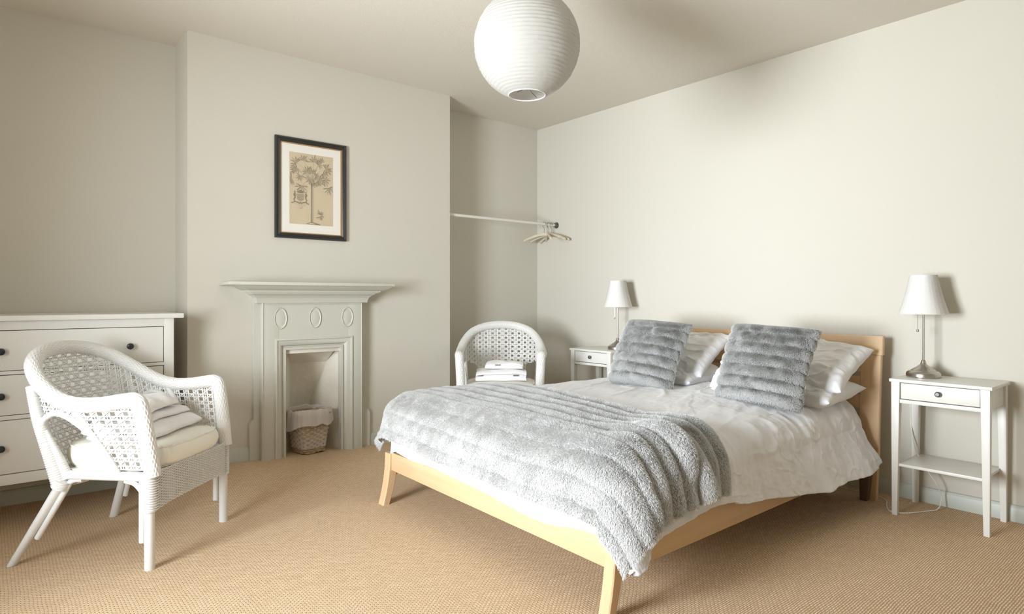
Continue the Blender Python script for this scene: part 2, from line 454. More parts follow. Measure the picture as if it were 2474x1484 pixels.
# ------------------------------------------------------------------ dresser
ds = thing('chest_of_drawers', 'wide cream chest of drawers in the left alcove behind the wicker chair', 'chest of drawers', (.304, 3.76, 0))
W = M['white']
MB().box(-.508, .508, -.035, .475, .988, 1.013, .004).build('top', W, ds)
for s in (-1, 1):
    m = MB(); m.box(min(s * .462, s * .442), max(s * .462, s * .442), .0, .455, .235, .988, .002); m.build('side_panel', W, ds)
    m = MB()                               # front stile runs on down as a flared leg
    xs_ = sorted([s * .462, s * .416]); m.box(xs_[0], xs_[1], -.018, .03, .225, .988, .002)
    a, bq = xs_; o_ = s * .012
    m.hexa([(a + o_ + (.008 if s < 0 else .012), -.028, .002), (bq + o_ - (.012 if s < 0 else .008), -.028, .002), (bq + o_ - (.012 if s < 0 else .008), .012, .002), (a + o_ + (.008 if s < 0 else .012), .012, .002)],
           [(a, -.018, .225), (bq, -.018, .225), (bq, .03, .225), (a, .03, .225)], .002)
    m.build('front_leg', W, ds)
    MB().box(s * .44 - .022, s * .44 + .022, .41, .455, .012, .235, .003).build('back_leg', W, ds)
for z0, z1 in ((.945, .988), (.737, .7535), (.526, .5445), (.222, .27)):
    MB().box(-.416, .416, -.016, .03, z0, z1, .0015).build('rail', W, ds)
MB().box(-.442, .442, .44, .455, .235, .988).build('back_panel', W, ds)
for z0, z1 in ((.7565, .942), (.548, .7335), (.274, .5225)):
    d = MB().box(-.4125, .4125, -.013, .40, z0, z1, .0015).build('drawer', W, ds)
    for s in (-1, 1):
        k = MB(); prof = [(0, .030), (.009, .0295), (.0145, .026), (.0165, .020), (.0145, .014), (.008, .009), (.006, 0)]
        a_ = np.linspace(0, 2 * np.pi, 20, endpoint=False)
        P = np.array([[(s * .258 + r * math.cos(t), -.013 - z, (z0 + z1) / 2 - .003 + r * math.sin(t)) for t in a_] for r, z in prof])
        k.grid(P, wv=True).build('knob', M['knob_black'], d)

# ------------------------------------------------------------------ picture
pc = thing('framed_print', 'black framed palm tree print hanging on the chimney breast', 'picture', (1.606, 3.94, 1.793), 0)
# local: x right, z up, wall plane at y=0, room towards -y
def frame_prof(w0, h0, prof, name, m):
    P = []
    for d, y in prof:
        a, b2 = w0 / 2 - d, h0 / 2 - d
        P.append([(-a, y, -b2), (a, y, -b2), (a, y, b2), (-a, y, b2)])
    return MB().grid(np.array(P), wv=True).build(name, m, pc, angle=25)
frame_prof(.474, .640, [(0, 0), (0, -.016), (.004, -.022), (.012, -.024), (.016, -.019), (.020, -.019), (.026, -.022), (.031, -.018), (.034, -.012)], 'frame', M['frame_black'])
frame_prof(.408, .574, [(0, -.008), (0, -.0135), (.006, -.011), (.0065, -.006)], 'gilt_slip', M['gilt'])
MB().box(-.202, .202, -.007, -.004, -.285, .285).build('mat_board', M['mat_board'], pc)
pp = MB().box(-.145, .145, -.0078, -.0068, -.226, .230).build('print_sheet', M['paper'], pc)
ink = MB(); ink2 = MB()
layer = [0]
def quad(m, pts):
    layer[0] += 1; y_ = -.0081 - layer[0] * 2.5e-6
    m.add([(min(.142, max(-.142, x)), y_, z) for x, z in pts], [tuple(range(len(pts)))])
def stroke(m, p, w0, w1):
    p = np.array(p, float); t = np.gradient(p, axis=0); n = np.stack([-t[:, 1], t[:, 0]], -1); n /= np.linalg.norm(n, axis=1)[:, None] + 1e-9
    ww = np.linspace(w0, w1, len(p))[:, None]; a, b2 = p + n * ww, p - n * ww
    for i in range(len(p) - 1): quad(m, [a[i], b2[i], b2[i + 1], a[i + 1]])
def leafy(m, cx, cz, ang, size, n=7, seed=0):
    r_ = random.Random(seed)
    for i in range(n):
        a = ang + (i - (n - 1) / 2) * R(32) + r_.uniform(-.12, .12); L = size * r_.uniform(.75, 1.05) * (1 - .25 * abs(i - (n - 1) / 2) / n)
        d = np.array([math.cos(a), math.sin(a)]); q = np.array([-d[1], d[0]]); c0 = np.array([cx, cz])
        pts = [c0, c0 + d * L * .3 + q * L * .075, c0 + d * L * .45 + q * L * .075, c0 + d * L * .62 + q * L * .085, c0 + d * L, c0 + d * L * .62 - q * L * .07, c0 + d * L * .45 - q * L * .04, c0 + d * L * .3 - q * L * .07]
        quad(m, pts)
tx = lambda z: .003 + .004 * (z + .226)
stroke(ink2, [(tx(z), z) for z in np.linspace(-.215, .055, 8)], .009, .007)
stroke(ink, [(tx(z) - .0062, z) for z in np.linspace(-.215, .055, 8)], .0028, .0028)
stroke(ink, [(-.035, -.221), (-.015, -.214), (.0, -.205), (.018, -.214), (.055, -.222)], .0015, .004)
stroke(ink, [(-.03, -.219), (.0, -.224), (.06, -.2225)], .001, .002)
for k, (lx, lz, la, ls) in enumerate([(-.10, .165, 130, .052), (-.095, .13, 215, .05), (-.055, .185, 80, .045), (.015, .185, 85, .05), (.045, .165, 40, .045), (.095, .145, 20, .055), (.075, .115, -40, .045),
                                     (-.075, .085, 250, .045), (-.13, .06, 200, .05), (-.065, .02, 260, .055), (.085, .075, -60, .05), (.115, .025, -70, .055), (.045, .065, -30, .048), (-.03, .115, 120, .05), (.0, .11, 95, .045), (-.015, .075, 230, .04), (.025, .09, 0, .04), (.02, .045, -60, .035), (-.115, .12, 160, .04), (.06, .19, 100, .035)]):
    leafy(ink, lx, lz, R(la), ls, 7, k); leafy(ink2, lx + .004, lz - .003, R(la + 14), ls * .9, 6, k + 40)
    stroke(ink2, [(tx(.06), .06), ((lx + tx(.06)) / 2, (lz + .06) / 2 + .02), (lx, lz)], .0012, .0008)
for i in range(9): leafy(ink, .0 + .012 * math.cos(i), .045 + .012 * math.sin(i * 2.1), i, .012, 5, i)
# small crest: crown, shield and two supporters, with a ribbon
cx, cz = -.075, -.058
quad(ink, [(cx - .018, cz + .030), (cx - .021, cz + .043), (cx - .010, cz + .048), (cx, cz + .052), (cx + .010, cz + .048), (cx + .021, cz + .043), (cx + .018, cz + .030)])
quad(ink2, [(cx - .022, cz + .026), (cx - .022, cz - .008), (cx, cz - .026), (cx + .022, cz - .008), (cx + .022, cz + .026)])
for s in (-1, 1):
    stroke(ink, [(cx + s * .034, cz + .030), (cx + s * .040, cz + .018), (cx + s * .033, cz + .002), (cx + s * .042, cz - .012), (cx + s * .036, cz - .026)], .006, .003)
    stroke(ink, [(cx + s * .036, cz + .012), (cx + s * .026, cz + .018)], .003, .002)
    stroke(ink, [(cx + s * .012, cz - .030), (cx + s * .035, cz - .027), (cx + s * .058, cz - .036)], .004, .003)
    leafy(ink, cx + s * .036, cz + .034, R(90), .012, 5, 3)
for i in range(4): stroke(ink, [(cx - .018, cz + .020 - i * .010), (cx + .018, cz + .020 - i * .010)], .0012, .0012)
stroke(ink, [(cx - .012, cz - .036), (cx, cz - .031), (cx + .012, cz - .036)], .004, .004)
for k, zz in enumerate((-.098, -.108, -.116)): stroke(ink2, [(-.125 + .03 * k, zz), (-.075, zz - .002), (-.02 - .02 * k, zz + .001)], .0008, .0008)
stroke(ink2, [(-.085, -.118), (-.072, -.128), (-.06, -.118)], .001, .001)
leafy(ink, .058, -.155, R(90), .03, 6, 9); leafy(ink2, .06, -.165, R(-60), .03, 6, 5); stroke(ink, [(.03, -.178), (.05, -.172), (.066, -.16), (.062, -.19)], .0015, .0015)
stroke(ink, [(.04, -.125), (.058, -.15), (.08, -.172)], .0012, .001)
stuff(ink.build('printed_drawing', M['ink'], pp, False)); stuff(ink2.build('printed_shading', M['ink_faint'], pp, False))

# ------------------------------------------------------------------ waste basket in the firebox
bk = thing('waste_basket', 'small square woven willow waste basket in the fireplace with a thin liner', 'basket', (1.597, 3.962, floor_z(1.597, 3.962) + .001), R(8))
bk.scale = (1, 1, 1.25)
def rsq(h, n=64, p=5.0):
    a = np.linspace(0, 2 * np.pi, n, endpoint=False); c, s_ = np.cos(a), np.sin(a)
    r = (np.abs(c) ** p + np.abs(s_) ** p) ** (-1 / p); return np.stack([c * r * h, s_ * r * h], -1)
wv = MB(); rows = 17; nz = 96
for i in range(rows):
    z = .010 + i * .0112; hw = .076 + .034 * z / .2
    q = rsq(hw, nz); ph = np.pi * i
    st = np.sin(np.arange(nz) * 2 * np.pi * 14 / nz + ph)
    off = 1 + .05 * st
    path = np.column_stack([q * off[:, None], z + .003 * np.sin(np.arange(nz) * 2 * np.pi * 4 / nz)])
    path = np.vstack([path, path[:2]])
    wv.tube(path, .0062 + .0012 * random.random(), 6, False)
stuff(wv.build('willow_weave', M['wicker'], bk))
for k in range(28):
    a = 2 * np.pi * (k + .5) / 28; q0 = rsq(.076, 280)[k * 10 + 5]; q1 = rsq(.111, 280)[k * 10 + 5]
    if k % 2 == 0: MB().tube([(*(q0 * .96), .002), (*(q1 * .96), .205)], .0045, 6).build('upright', M['wicker'], bk)
MB().box(-.068, .068, -.068, .068, .004, .012, .003).build('base', M['wicker'], bk)
q = rsq(.113, 96); MB().tube(np.vstack([np.column_stack([q, np.full(96, .205)]), [[*q[0], .205]], [[*q[1], .205]]]), .008, 8, False).build('rim', M['wicker'], bk)
# liner folded over the rim
nv = 160; prof = [(.80, .03), (.90, .12), (.95, .19), (1.0, .222), (1.06, .226), (1.12, .212), (1.16, .19), (1.20, .165), (1.235, .135)]
P = np.zeros((len(prof), nv, 3)); th = np.linspace(0, 2 * np.pi, nv, endpoint=False)
for i, (f, z) in enumerate(prof):
    q = rsq(.112 * f, nv, 5 - .28 * i)
    t = i / (len(prof) - 1); wob = vnoise(np.cos(th) * 4.0 + 5, np.sin(th) * 4.0 + 5, 2) * .10 + vnoise(np.cos(th) * 11 + 9, np.sin(th) * 11 + 9, 4) * .045
    k = max(0, t - .3) ** 1.0
    P[i, :, :2] = q * (1 + wob * k)[:, None]; P[i, :, 2] = z - k * .03 * vnoise(np.cos(th) * 2.2 + 3, np.sin(th) * 2.2 + 3, 6) + .012 * wob * 4 * (t > .3) - .018 * k * (np.sin(th - R(40)))
MB().grid(P, wv=True).build('liner_bag', M['bin_bag'], bk)

# ------------------------------------------------------------------ bed
bed = thing('bed', 'double bed with pale beech frame, slatted headboard and sabre legs', 'bed', (0, 0, 0))
FX, HX, BY0, BY1 = 1.645, 3.70, 1.40, 2.985
MB().hexa([(FX, BY0 + .03, .157), (FX + .026, BY0 + .03, .157), (FX + .026, BY1 - .02, .178), (FX, BY1 - .02, .178)],
          [(FX, BY0 + .03, .272), (FX + .026, BY0 + .03, .272), (FX + .026, BY1 - .02, .272), (FX, BY1 - .02, .272)], .005).build('foot_rail', M['birch_y'], bed)
MB().box(FX + .02, HX - .02, BY0, BY0 + .026, .148, .262, .005).build('side_rail', M['birch_x'], bed)
MB().box(FX + .02, HX - .02, BY1 - .026, BY1, .148, .262, .005).build('side_rail', M['birch_x'], bed)
def sabre(y0, y1):
    n = 16; P = np.zeros((n, 8, 3))
    for i, t in enumerate(np.linspace(0, 1, n)):      # t=0 at the top
        z = .268 * (1 - t); sw = .040 * t ** 2.0; wd = .056 - .016 * t; xf = FX - .012 - sw
        c = [(xf, y0), (xf, y1), (xf + wd, y1), (xf + wd, y0)]; e = .004
        pts = [(xf, y0 + e), (xf, y1 - e), (xf + e, y1), (xf + wd - e, y1), (xf + wd, y1 - e), (xf + wd, y0 + e), (xf + wd - e, y0), (xf + e, y0)]
        P[i] = [(x, y, z) for x, y in pts]
    m = MB().grid(P, wv=True); m.F.append(tuple(range(8))); m.F.append(tuple(range((n - 1) * 8, n * 8))[::-1]); return m
sabre(1.400, 1.449).build('foot_leg', M['birch_z'], bed, angle=30)
sabre(2.955, 3.009).build('foot_leg', M['birch_z'], bed, angle=30)
# headboard: leaning, gently curved slabs between two uprights
def hx(z): return 3.685 + .055 * ((z - .1) / .8) ** 1.6          # front face of the headboard at height z
def hslab(y0, y1, z0, z1, th_, name, m, dx=0.0):
    n = 10; P = np.zeros((n, 8, 3)); e = .004
    for i, t in enumerate(np.linspace(0, 1, n)):
        z = z0 + (z1 - z0) * t; x = hx(z) + dx
        P[i] = [(x, y0 + e, z), (x + e, y0, z), (x + th_ - e, y0, z), (x + th_, y0 + e, z), (x + th_, y1 - e, z), (x + th_ - e, y1, z), (x + e, y1, z), (x, y1 - e, z)]
    m_ = MB().grid(P, wv=True, flip=True); m_.F.append(tuple(range(8))); m_.F.append(tuple(range((n - 1) * 8, n * 8))[::-1])
    return m_.build(name, m, bed, angle=30)
hslab(1.305, 3.03, .783, .886, .030, 'top_slat', M['birch_y'], -.006)
for z0, z1 in ((.686, .760), (.585, .660), (.484, .558)): hslab(1.40, 2.93, z0, z1, .022, 'headboard_slat', M['birch_y'])
hslab(1.312, 1.415, .20, .782, .028, 'headboard_post', M['birch_z'], -.004)
hslab(2.92, 3.022, .20, .782, .028, 'headboard_post', M['birch_z'], -.004)
for y0, y1, s in ((1.33, 1.395, 1), (2.94, 3.005, -1)):
    MB().hexa([(3.62, y0 + .016, 0), (3.655, y0 + .016, 0), (3.655, y1 - .012, 0), (3.62, y1 - .012, 0)], [(3.635, y0, .262), (3.69, y0, .262), (3.69, y1, .262), (3.635, y1, .262)], .003).build('head_leg', M['leg_dark'], bed)
    MB().hexa([(3.665, y0 - .012 if s > 0 else y1 - .03, 0), (3.695, y0 - .012 if s > 0 else y1 - .03, 0), (3.695, y0 + .03 if s > 0 else y1 + .012, 0), (3.665, y0 + .03 if s > 0 else y1 + .012, 0)],
              [(3.675, y0 - .018 if s > 0 else y1 - .03, .24), (3.71, y0 - .018 if s > 0 else y1 - .03, .24), (3.71, y0 + .03 if s > 0 else y1 + .018, .24), (3.675, y0 + .03 if s > 0 else y1 + .018, .24)], .003).build('head_leg_back', M['birch_z'], bed)
MB().box(FX + .05, HX - .08, BY0 + .05, BY1 - .05, .25, .49, .05, 4).build('mattress', M['linen'], bed)

# --- draped cloth over the mattress
def drape(a, b, x0, y0, y1, ztop, r, hang_r, out=.012):
    """a: along X (x0 is the foot edge), b: along Y. Returns points, outward dir, overhang and a mask of the crest."""
    cx = np.maximum(a, x0 + r); cy = np.clip(b, y0 + r, y1 - r)
    dx, dy = a - cx, b - cy; d = np.hypot(dx, dy) + 1e-9; nx, ny = dx / d, dy / d
    q = r * np.pi / 2
    ang = np.clip(d / r, 0, np.pi / 2); hang = np.maximum(d - q, 0)
    f = r * np.sin(ang) + out * (hang / .3); g = r * (1 - np.cos(ang)) + hang
    return cx + nx * f, cy + ny * f, ztop - g, nx, ny, d, hang


duv_X0, duv_Y0, duv_Y1 = 1.645, 1.368, 3.03
na, nb = 400, 440
A = np.linspace(duv_X0 - .30, 3.62, na)[:, None]; B = np.linspace(duv_Y0 - .34, duv_Y1 + .30, nb)[None, :]
A, B = np.broadcast_arrays(A, B); A = A.copy(); B = B.copy()
ztop = .528 + .045 * np.clip(1 - ((B - 2.19) / .85) ** 2, 0, 1) * sstep((A - 1.5) / .7)
# limit the overhang to a wavy hem
hemF = .172 - .05 * sstep((1.78 - B) / .25) - .03 * sstep((B - 2.7) / .3) + .03 * np.sin((B - 1.2) * 3.0) + .02 * vnoise(B * 3, B * 0, 2)
hemR = .178 - .02 * sstep((A - 3.5) / .12) + .03 * np.sin(A * 4.4 + 1.2) + .022 * vnoise(A * 5, A * 0, 3) + .06 * sstep((A - 2.7) / .8) + .075 * sstep((1.85 - A) / .2)
x, y, z, nx, ny, d, hang = drape(A, B, duv_X0, duv_Y0, duv_Y1, ztop, .125, 0)
lim = np.where(np.abs(ny) > np.abs(nx), hemR, hemF); mixw = sstep((np.abs(ny) ** 2)); lim = np.maximum(hemF * (1 - mixw) + hemR * mixw, .02)
d2 = hang * 1.0; mx_ = .30 * (1 - mixw) + .34 * mixw - .04
h2 = hang / (np.sqrt(1 + (np.minimum(np.abs(nx), np.abs(ny)) ** 2))) / mx_ * lim; h2 = np.minimum(h2, lim * 1.05)
z = z + hang - h2
tH0 = h2 / .26
# sideways bulge towards the head, folds growing to the hem
bul = sstep((A - 2.3) / 1.2) * np.clip(-ny, 0, 1)
tH = h2 / .3
side = np.clip(-ny, 0, 1)
perim = A * np.abs(ny) + B * np.abs(nx)
fold = (np.sin(perim * 15 + 2.8 * vnoise(perim * 2.0, z * 2, 5)) * .006 + vnoise(perim * 8, z * 4 + perim, 6) * .012 + vnoise(perim * 20, z * 6 + 2 * perim, 7) * .006)
o_ = bul * (.115 * tH ** 1.0) + fold * tH * (np.abs(nx) * .35 + np.abs(ny)) * (1 + .6 * bul) + .012 * tH
o_ = o_ * (1 - .8 * sstep((2.15 - A) / .15) * sstep((.25 - h2) / .1))
x = x + nx * o_; y = y + ny * o_
crest = sstep(d / .06) * (1 - sstep((h2 - .02) / .2))
topm = 1 - sstep(d / .12)
wr = topm * (.006 * fbm(A * 3.2, B * 4.2, 11) + .0035 * fbm(A * 5 + B * 4, B * 16 - A * 6, 12)) + crest * .010 * (vnoise(perim * 11, z * 4, 13) + .6 * vnoise(perim * 25, z * 9, 14)) * side
ridge = np.exp(-((vnoise(A * 2.2 + .7 * B, B * 6 - 2.0 * A, 15)) / .10) ** 2) * .0045
under = 1 - .75 * sstep((2.25 - A) / .12); wr = wr * under; ridge = ridge * under
z = z + wr + topm * ridge
y = y + ny * wr * .8
fine = .005 * fbm(perim * 14 + z * 9, z * 16 - perim * 9, 21, 4) * (1 - topm) * (np.abs(ny) + .3 * np.abs(nx))
y = y + ny * fine; x = x + nx * fine
# sharp little creases, denser down the right side and along the edges
cre = 0
for k, (fa, fb, ca, sa) in enumerate(((5, 9, .8, .6), (7, 12, .3, .95), (9, 15, .95, -.3), (13, 20, .5, .85), (4, 14, .1, 1))):
    p_, q_ = (A * ca + B * sa), (B * ca - A * sa)
    cre = cre + (.0042, .0034, .0028, .002, .0035)[k] * np.exp(-(vnoise(p_ * fa, q_ * fb, 50 + k) / .11) ** 2) * sstep(.5 + vnoise(A * 2.2, B * 2.2, 60 + k))
cre = cre * under * (.35 + .75 * sstep(d / .15))
x = x + nx * cre * sstep(d / .08); y = y + ny * cre * sstep(d / .08); z = z + cre * topm
PD = np.stack([x, y, z], -1)
duv = MB().grid(PD).build('duvet', M['linen_warm'], angle=180)
tag(duv, 'white crumpled linen duvet spread over the bed under the fur throw', 'duvet')
sm = duv.modifiers.new('thickness', 'SOLIDIFY'); sm.thickness = .012; sm.offset = -1

# --- faux fur throw across the foot of the bed
na, nb = 260, 420
thx0, thy0, thy1 = duv_X0 - .012, duv_Y0 - .014, duv_Y1 + .035
A = np.linspace(thx0 - .155, 2.24, na)[:, None]; B = np.linspace(thy0 - .165, thy1 + .23, nb)[None, :]
A, B = [q.copy() for q in np.broadcast_arrays(A, B)]
# the piece lies a little askew and its hem waves
Aw = A + .05 * np.exp(-((B - 2.65) / .25) ** 2) * sstep((A - 1.7) / .5) - .02 * np.sin((B - 1.2) * 2.4)
Aw = Aw - .03 * sstep((1.62 - B) / .25) * sstep((thx0 + .1 - A) / .2)
Bw = B - .03 * sstep((2.05 - A) / .4) * sstep((thy0 + .1 - B) / .2)
ztop = .553 + .045 * np.clip(1 - ((Bw - 2.19) / .85) ** 2, 0, 1) * sstep((Aw - 1.5) / .7)
x, y, z, nx, ny, d, hang = drape(Aw, Bw, thx0, thy0, thy1, ztop, .135, 0, .02)
tH = hang / .25
lump = .018 * vnoise(Aw * 4.5, Bw * 4.0, 31) + .009 * vnoise(Aw * 9, Bw * 8, 32)
topm = 1 - sstep(d / .15)
z = z + lump * (.35 + .65 * sstep((1.95 - B) / .6)) * (1 - sstep(hang / .08))
o_ = (.022 * np.sin((A * np.abs(ny) + B * np.abs(nx)) * 13 + 1.0) + .018 * vnoise(A * 6, B * 6, 33)) * tH + lump * .8 * (1 - topm) + .02 * tH
# left end flares out past the mattress
flare = np.clip(ny, 0, 1) * tH
x = x + nx * o_; y = y + ny * (o_ + .15 * flare); z = z + .09 * flare
# one soft fold running down the right side
fd = np.exp(-((A - 1.96 + .35 * (B - 1.45)) / .035) ** 2) * sstep((1.75 - B) / .35); z = z + .03 * fd; y = y + ny * .03 * fd
P0 = np.stack([x, y, z], -1)
N0 = -normals(P0); N0 *= np.sign((N0 * np.stack([nx * (1 - topm), ny * (1 - topm), np.ones_like(nx) * .5], -1)).sum(-1))[..., None]
pitch = .079
phase = (A - 2.24) / pitch
rib = np.abs(np.sin(np.pi * phase + .22 * vnoise(B * 2.2, A * 0, 37))) ** .36                 # 0 in the seams, 1 on the crest of a rib
soft = .35 + .65 * np.maximum(sstep((A - 1.74) / .25), sstep((1.52 - B) / .12) * sstep((A - 1.66) / .1))
rib = 1 - soft * (1 - rib)
P1 = P0 + N0 * ((.022 + .012 * sstep((1.75 - B) / .3)) * rib)[..., None]
thr = MB().grid(P1).build('fur_throw', M['fur_base'], angle=180)
tag(thr, 'pale grey ribbed faux fur throw spread across the foot of the bed', 'throw')
N1 = -normals(P1); N1 *= np.sign((N1 * N0).sum(-1))[..., None]
fur('fur_pile', P1, N1, 470000, .0105, M['fur_throw'], thr, comb=(-.75, -.5, -.5), lenmap=.15 + .85 * rib, dens=.12 + rib ** 2, lean=.6, radius=.0008, spread=.9)

# ------------------------------------------------------------------ pillows
def pillow_grid(w, h, t, seed, n=90, pinch=.07, puff=.42):
    u = np.linspace(-1, 1, n)[:, None]; v = np.linspace(-1, 1, n)[None, :]; U, V = [q.copy() for q in np.broadcast_arrays(u, v)]
    Xp = w / 2 * U * (1 - pinch * (1 - V ** 2) * np.abs(U) ** 2); Yp = h / 2 * V * (1 - pinch * (1 - U ** 2) * np.abs(V) ** 2)
    prof = ((1 - U ** 2) * (1 - V ** 2)).clip(0) ** puff
    edge = 1 - ((1 - U ** 2) * (1 - V ** 2)).clip(0) ** .3
    wr = .014 * fbm(U * 2.2, V * 2.2, seed) + .010 * edge * vnoise(U * 9 + V * 3, V * 9 - U * 3, seed + 3) + .005 * vnoise(U * 7 - V * 2, V * 5 + U * 4, seed + 9)
    rid = .010 * np.exp(-(vnoise(U * 2.5 + V, V * 3 - U, seed + 5) / .10) ** 2) + .007 * np.exp(-(vnoise(U * 3 - V * 2, V * 2.2 + U, seed + 6) / .10) ** 2)
    up = np.stack([Xp, Yp, t / 2 * prof + (wr + rid) * (prof > 0) * np.minimum(1, prof * 2)], -1)
    dn = np.stack([Xp, Yp, -t / 2 * prof - .6 * wr * np.minimum(1, prof * 2)], -1)
    return up, dn
def pillow(name, w, h, t, seed, M4, m, label, group, flap=False):
    up, dn = pillow_grid(w, h, t, seed)
    o = MB().grid(up).grid(dn, flip=True).build(name, m, angle=180)
    bm = bmesh.new(); bm.from_mesh(o.data); bmesh.ops.remove_doubles(bm, verts=bm.verts[:], dist=.0004); bm.to_mesh(o.data); bm.free()
    o.matrix_world = M4; tag(o, label, 'pillow', group)
    if flap:                                # the open end of the pillowcase
        n = 40; m_ = MB(); v = np.linspace(-1, 1, n)
        P = np.zeros((7, 2 * n - 2, 3))
        for i, s in enumerate(np.linspace(0, 1, 7)):
            hh = h / 2 * (1 - .03 * s); tt = t * (.20 + .16 * s)
            ring = [(-w / 2 * (.82 + .24 * s) - .012 * math.sin(k * .9), hh * q_, tt * (1 - q_ ** 2) ** .6 + .006 * math.sin(k * 1.3 + s * 3)) for k, q_ in enumerate(v)] + \
                   [(-w / 2 * (.82 + .24 * s) + .01, hh * q_, -tt * (1 - q_ ** 2) ** .6) for q_ in v[-2:0:-1]]
            P[i] = ring
        m_.grid(P, wv=True).build('pillowcase_end', m, o, angle=180)
    return o
def place(loc, rx=0, ry=0, rz=0):
    return Matrix.Translation(loc) @ Matrix.Rotation(R(rz), 4, 'Z') @ Matrix.Rotation(R(ry), 4, 'Y') @ Matrix.Rotation(R(rx), 4, 'X')
# local x runs along the bed's width (world -/+Y), local y towards the headboard
PLg = 'white pillows against the headboard'
pillow('pillow', .66, .46, .16, 1, place((3.40, 1.68, .592), rx=4, rz=-90), M['linen'], 'lower white pillow on the right side of the bed, flat on the duvet', PLg)
pillow('pillow', .68, .46, .18, 2, place((3.455, 1.665, .720), rx=24, ry=0, rz=-90), M['linen'], 'upper white pillow on the right side of the bed, with open case end', PLg, True)
pillow('pillow', .64, .46, .17, 3, place((3.40, 2.47, .607), rx=4, rz=-90), M['linen'], 'lower white pillow on the left side of the bed, flat on the duvet', PLg)
pillow('pillow', .66, .44, .15, 4, place((3.47, 2.475, .735), rx=32, rz=-90), M['linen'], 'upper white pillow on the left side of the bed, leaning on the headboard', PLg)

# ------------------------------------------------------------------ faux fur cushions
def fur_cushion(M4, label, seed, care=False):
    w_, h_ = .455, .43; n = 130
    th_ = thing('fur_cushion', label, 'cushion', group='grey ribbed fur cushions'); th_.matrix_world = M4
    u = np.linspace(-1, 1, n)[:, None]; v = np.linspace(-1, 1, n)[None, :]; U, V = [q.copy() for q in np.broadcast_arrays(u, v)]
    ribs = np.abs(np.sin(np.pi * 3.5 * (V + 1) + .25 * vnoise(U * 1.5, V * 0, seed))) ** .38
    Xp = w_ / 2 * U * (1 - .05 * (1 - V ** 2) * U ** 2 + .03 * (ribs - .5) * np.abs(U) ** 8); Yp = h_ / 2 * V * (1 - .04 * (1 - U ** 2) * V ** 2)
    prof = ((1 - U ** 4) * (1 - V ** 4)).clip(0) ** .45
    wave = .012 * fbm(U * 1.8, V * 1.8, seed)
    bend = .012 * (U ** 2) + .02 * V ** 2
    fr = np.stack([Xp, Yp + .010 * (1 - U ** 2) * 0 - .012 * U ** 2 * 0, .055 * prof + (.022 * ribs * prof ** .5) + wave * prof - bend], -1)
    bk_ = np.stack([Xp, Yp, -.045 * prof - bend], -1)
    o = MB().grid(fr).grid(bk_, flip=True).build('cover', M['fur_base_dark'], th_, angle=180)
    N = normals(fr); N = N * np.sign(N[..., 2:3] + 1e-6)
    fur('fur_pile', fr, N, 110000, .0095, M['fur_cushion'], th_, comb=(.1, -1, 0), lenmap=.12 + .88 * ribs, dens=.06 + ribs ** 2, lean=.5, radius=.0008, spread=.9)
    Nb = normals(bk_); Nb = -Nb * np.sign(Nb[..., 2:3] + 1e-6)
    fur('fur_pile', bk_, Nb, 30000, .011, M['fur_cushion'], th_, comb=(.1, -1, 0), lean=.5, radius=.0010, spread=.8)
    if care:
        MB().hexa([(-w_ / 2 - .035, -.165, .0), (-w_ / 2 + .03, -.165, .0), (-w_ / 2 + .03, -.165, .0015), (-w_ / 2 - .035, -.165, .0015)],
                  [(-w_ / 2 - .030, -.095, .0), (-w_ / 2 + .03, -.085, .0), (-w_ / 2 + .03, -.085, .0015), (-w_ / 2 - .030, -.095, .0015)]).build('care_tag', M['tag_white'], th_)
    return th_
# cushion local: x right, y up, z out (towards the foot of the bed)
def cush(loc, yaw, lean_, roll=0):
    base = Matrix(((0, 0, -1), (-1, 0, 0), (0, 1, 0))).to_4x4()       # x->-Y, y->+Z, z->-X
    return Matrix.Translation(loc) @ Matrix.Rotation(R(yaw), 4, 'Z') @ Matrix.Rotation(R(lean_), 4, 'Y') @ base @ Matrix.Rotation(R(roll), 4, 'Z')
fur_cushion(cush((3.075, 2.385, .765), 0, 27, -2), 'grey ribbed fur cushion on the left of the bed, nearer the corner', 41)
fur_cushion(cush((3.045, 1.625, .758), 0, 25, -2), 'grey ribbed fur cushion on the right of the bed, with white care tag', 47, True)

# ------------------------------------------------------------------ bedside tables
def bedside(label, loc):
    t = thing('bedside_table', label, 'bedside table', loc, 0, 'white bedside tables')
    # local origin at floor centre; front towards -x
    MB().box(-.165, .165, -.213, .213, .672, .688, .003).build('table_top', W, t)
    for sx in (-1, 1):
        for sy in (-1, 1):
            xo, yo = sx * .142, sy * .185
            i = .019; j = .012
            bx = xo + sx * .005; by = yo + sy * .005
            MB().hexa([(bx - j, by - j, 0), (bx + j, by - j, 0), (bx + j, by + j, 0), (bx - j, by + j, 0)],
                      [(xo - i, yo - i, .672), (xo + i, yo - i, .672), (xo + i, yo + i, .672), (xo - i, yo + i, .672)], .002).build('leg', W, t)
    for sy in (-1, 1): MB().box(-.124, .124, sy * .185 - .009, sy * .185 + .009, .575, .672, .001).build('side_apron', W, t)
    MB().box(.133, .150, -.167, .167, .575, .672, .001).build('back_apron', W, t)
    MB().box(-.156, -.126, -.167, .167, .568, .586, .001).build('drawer_rail', W, t)
    d = MB().box(-.152, .12, -.163, .163, .590, .668, .0015).build('drawer', W, t)
    k = MB(); a_ = np.linspace(0, 2 * np.pi, 20, endpoint=False)
    P = np.array([[(-.152 - z, r * math.cos(q_), .631 + r * math.sin(q_)) for q_ in a_] for r, z in [(0, .024), (.008, .0238), (.0125, .020), (.0135, .015), (.011, .010), (.006, .007), (.0055, 0)]])
    k.grid(P, wv=True, flip=True).build('knob', M['knob_grey'], d)
    MB().box(-.150, .150, -.178, .178, .248, .262, .002).build('shelf', W, t)
    return t
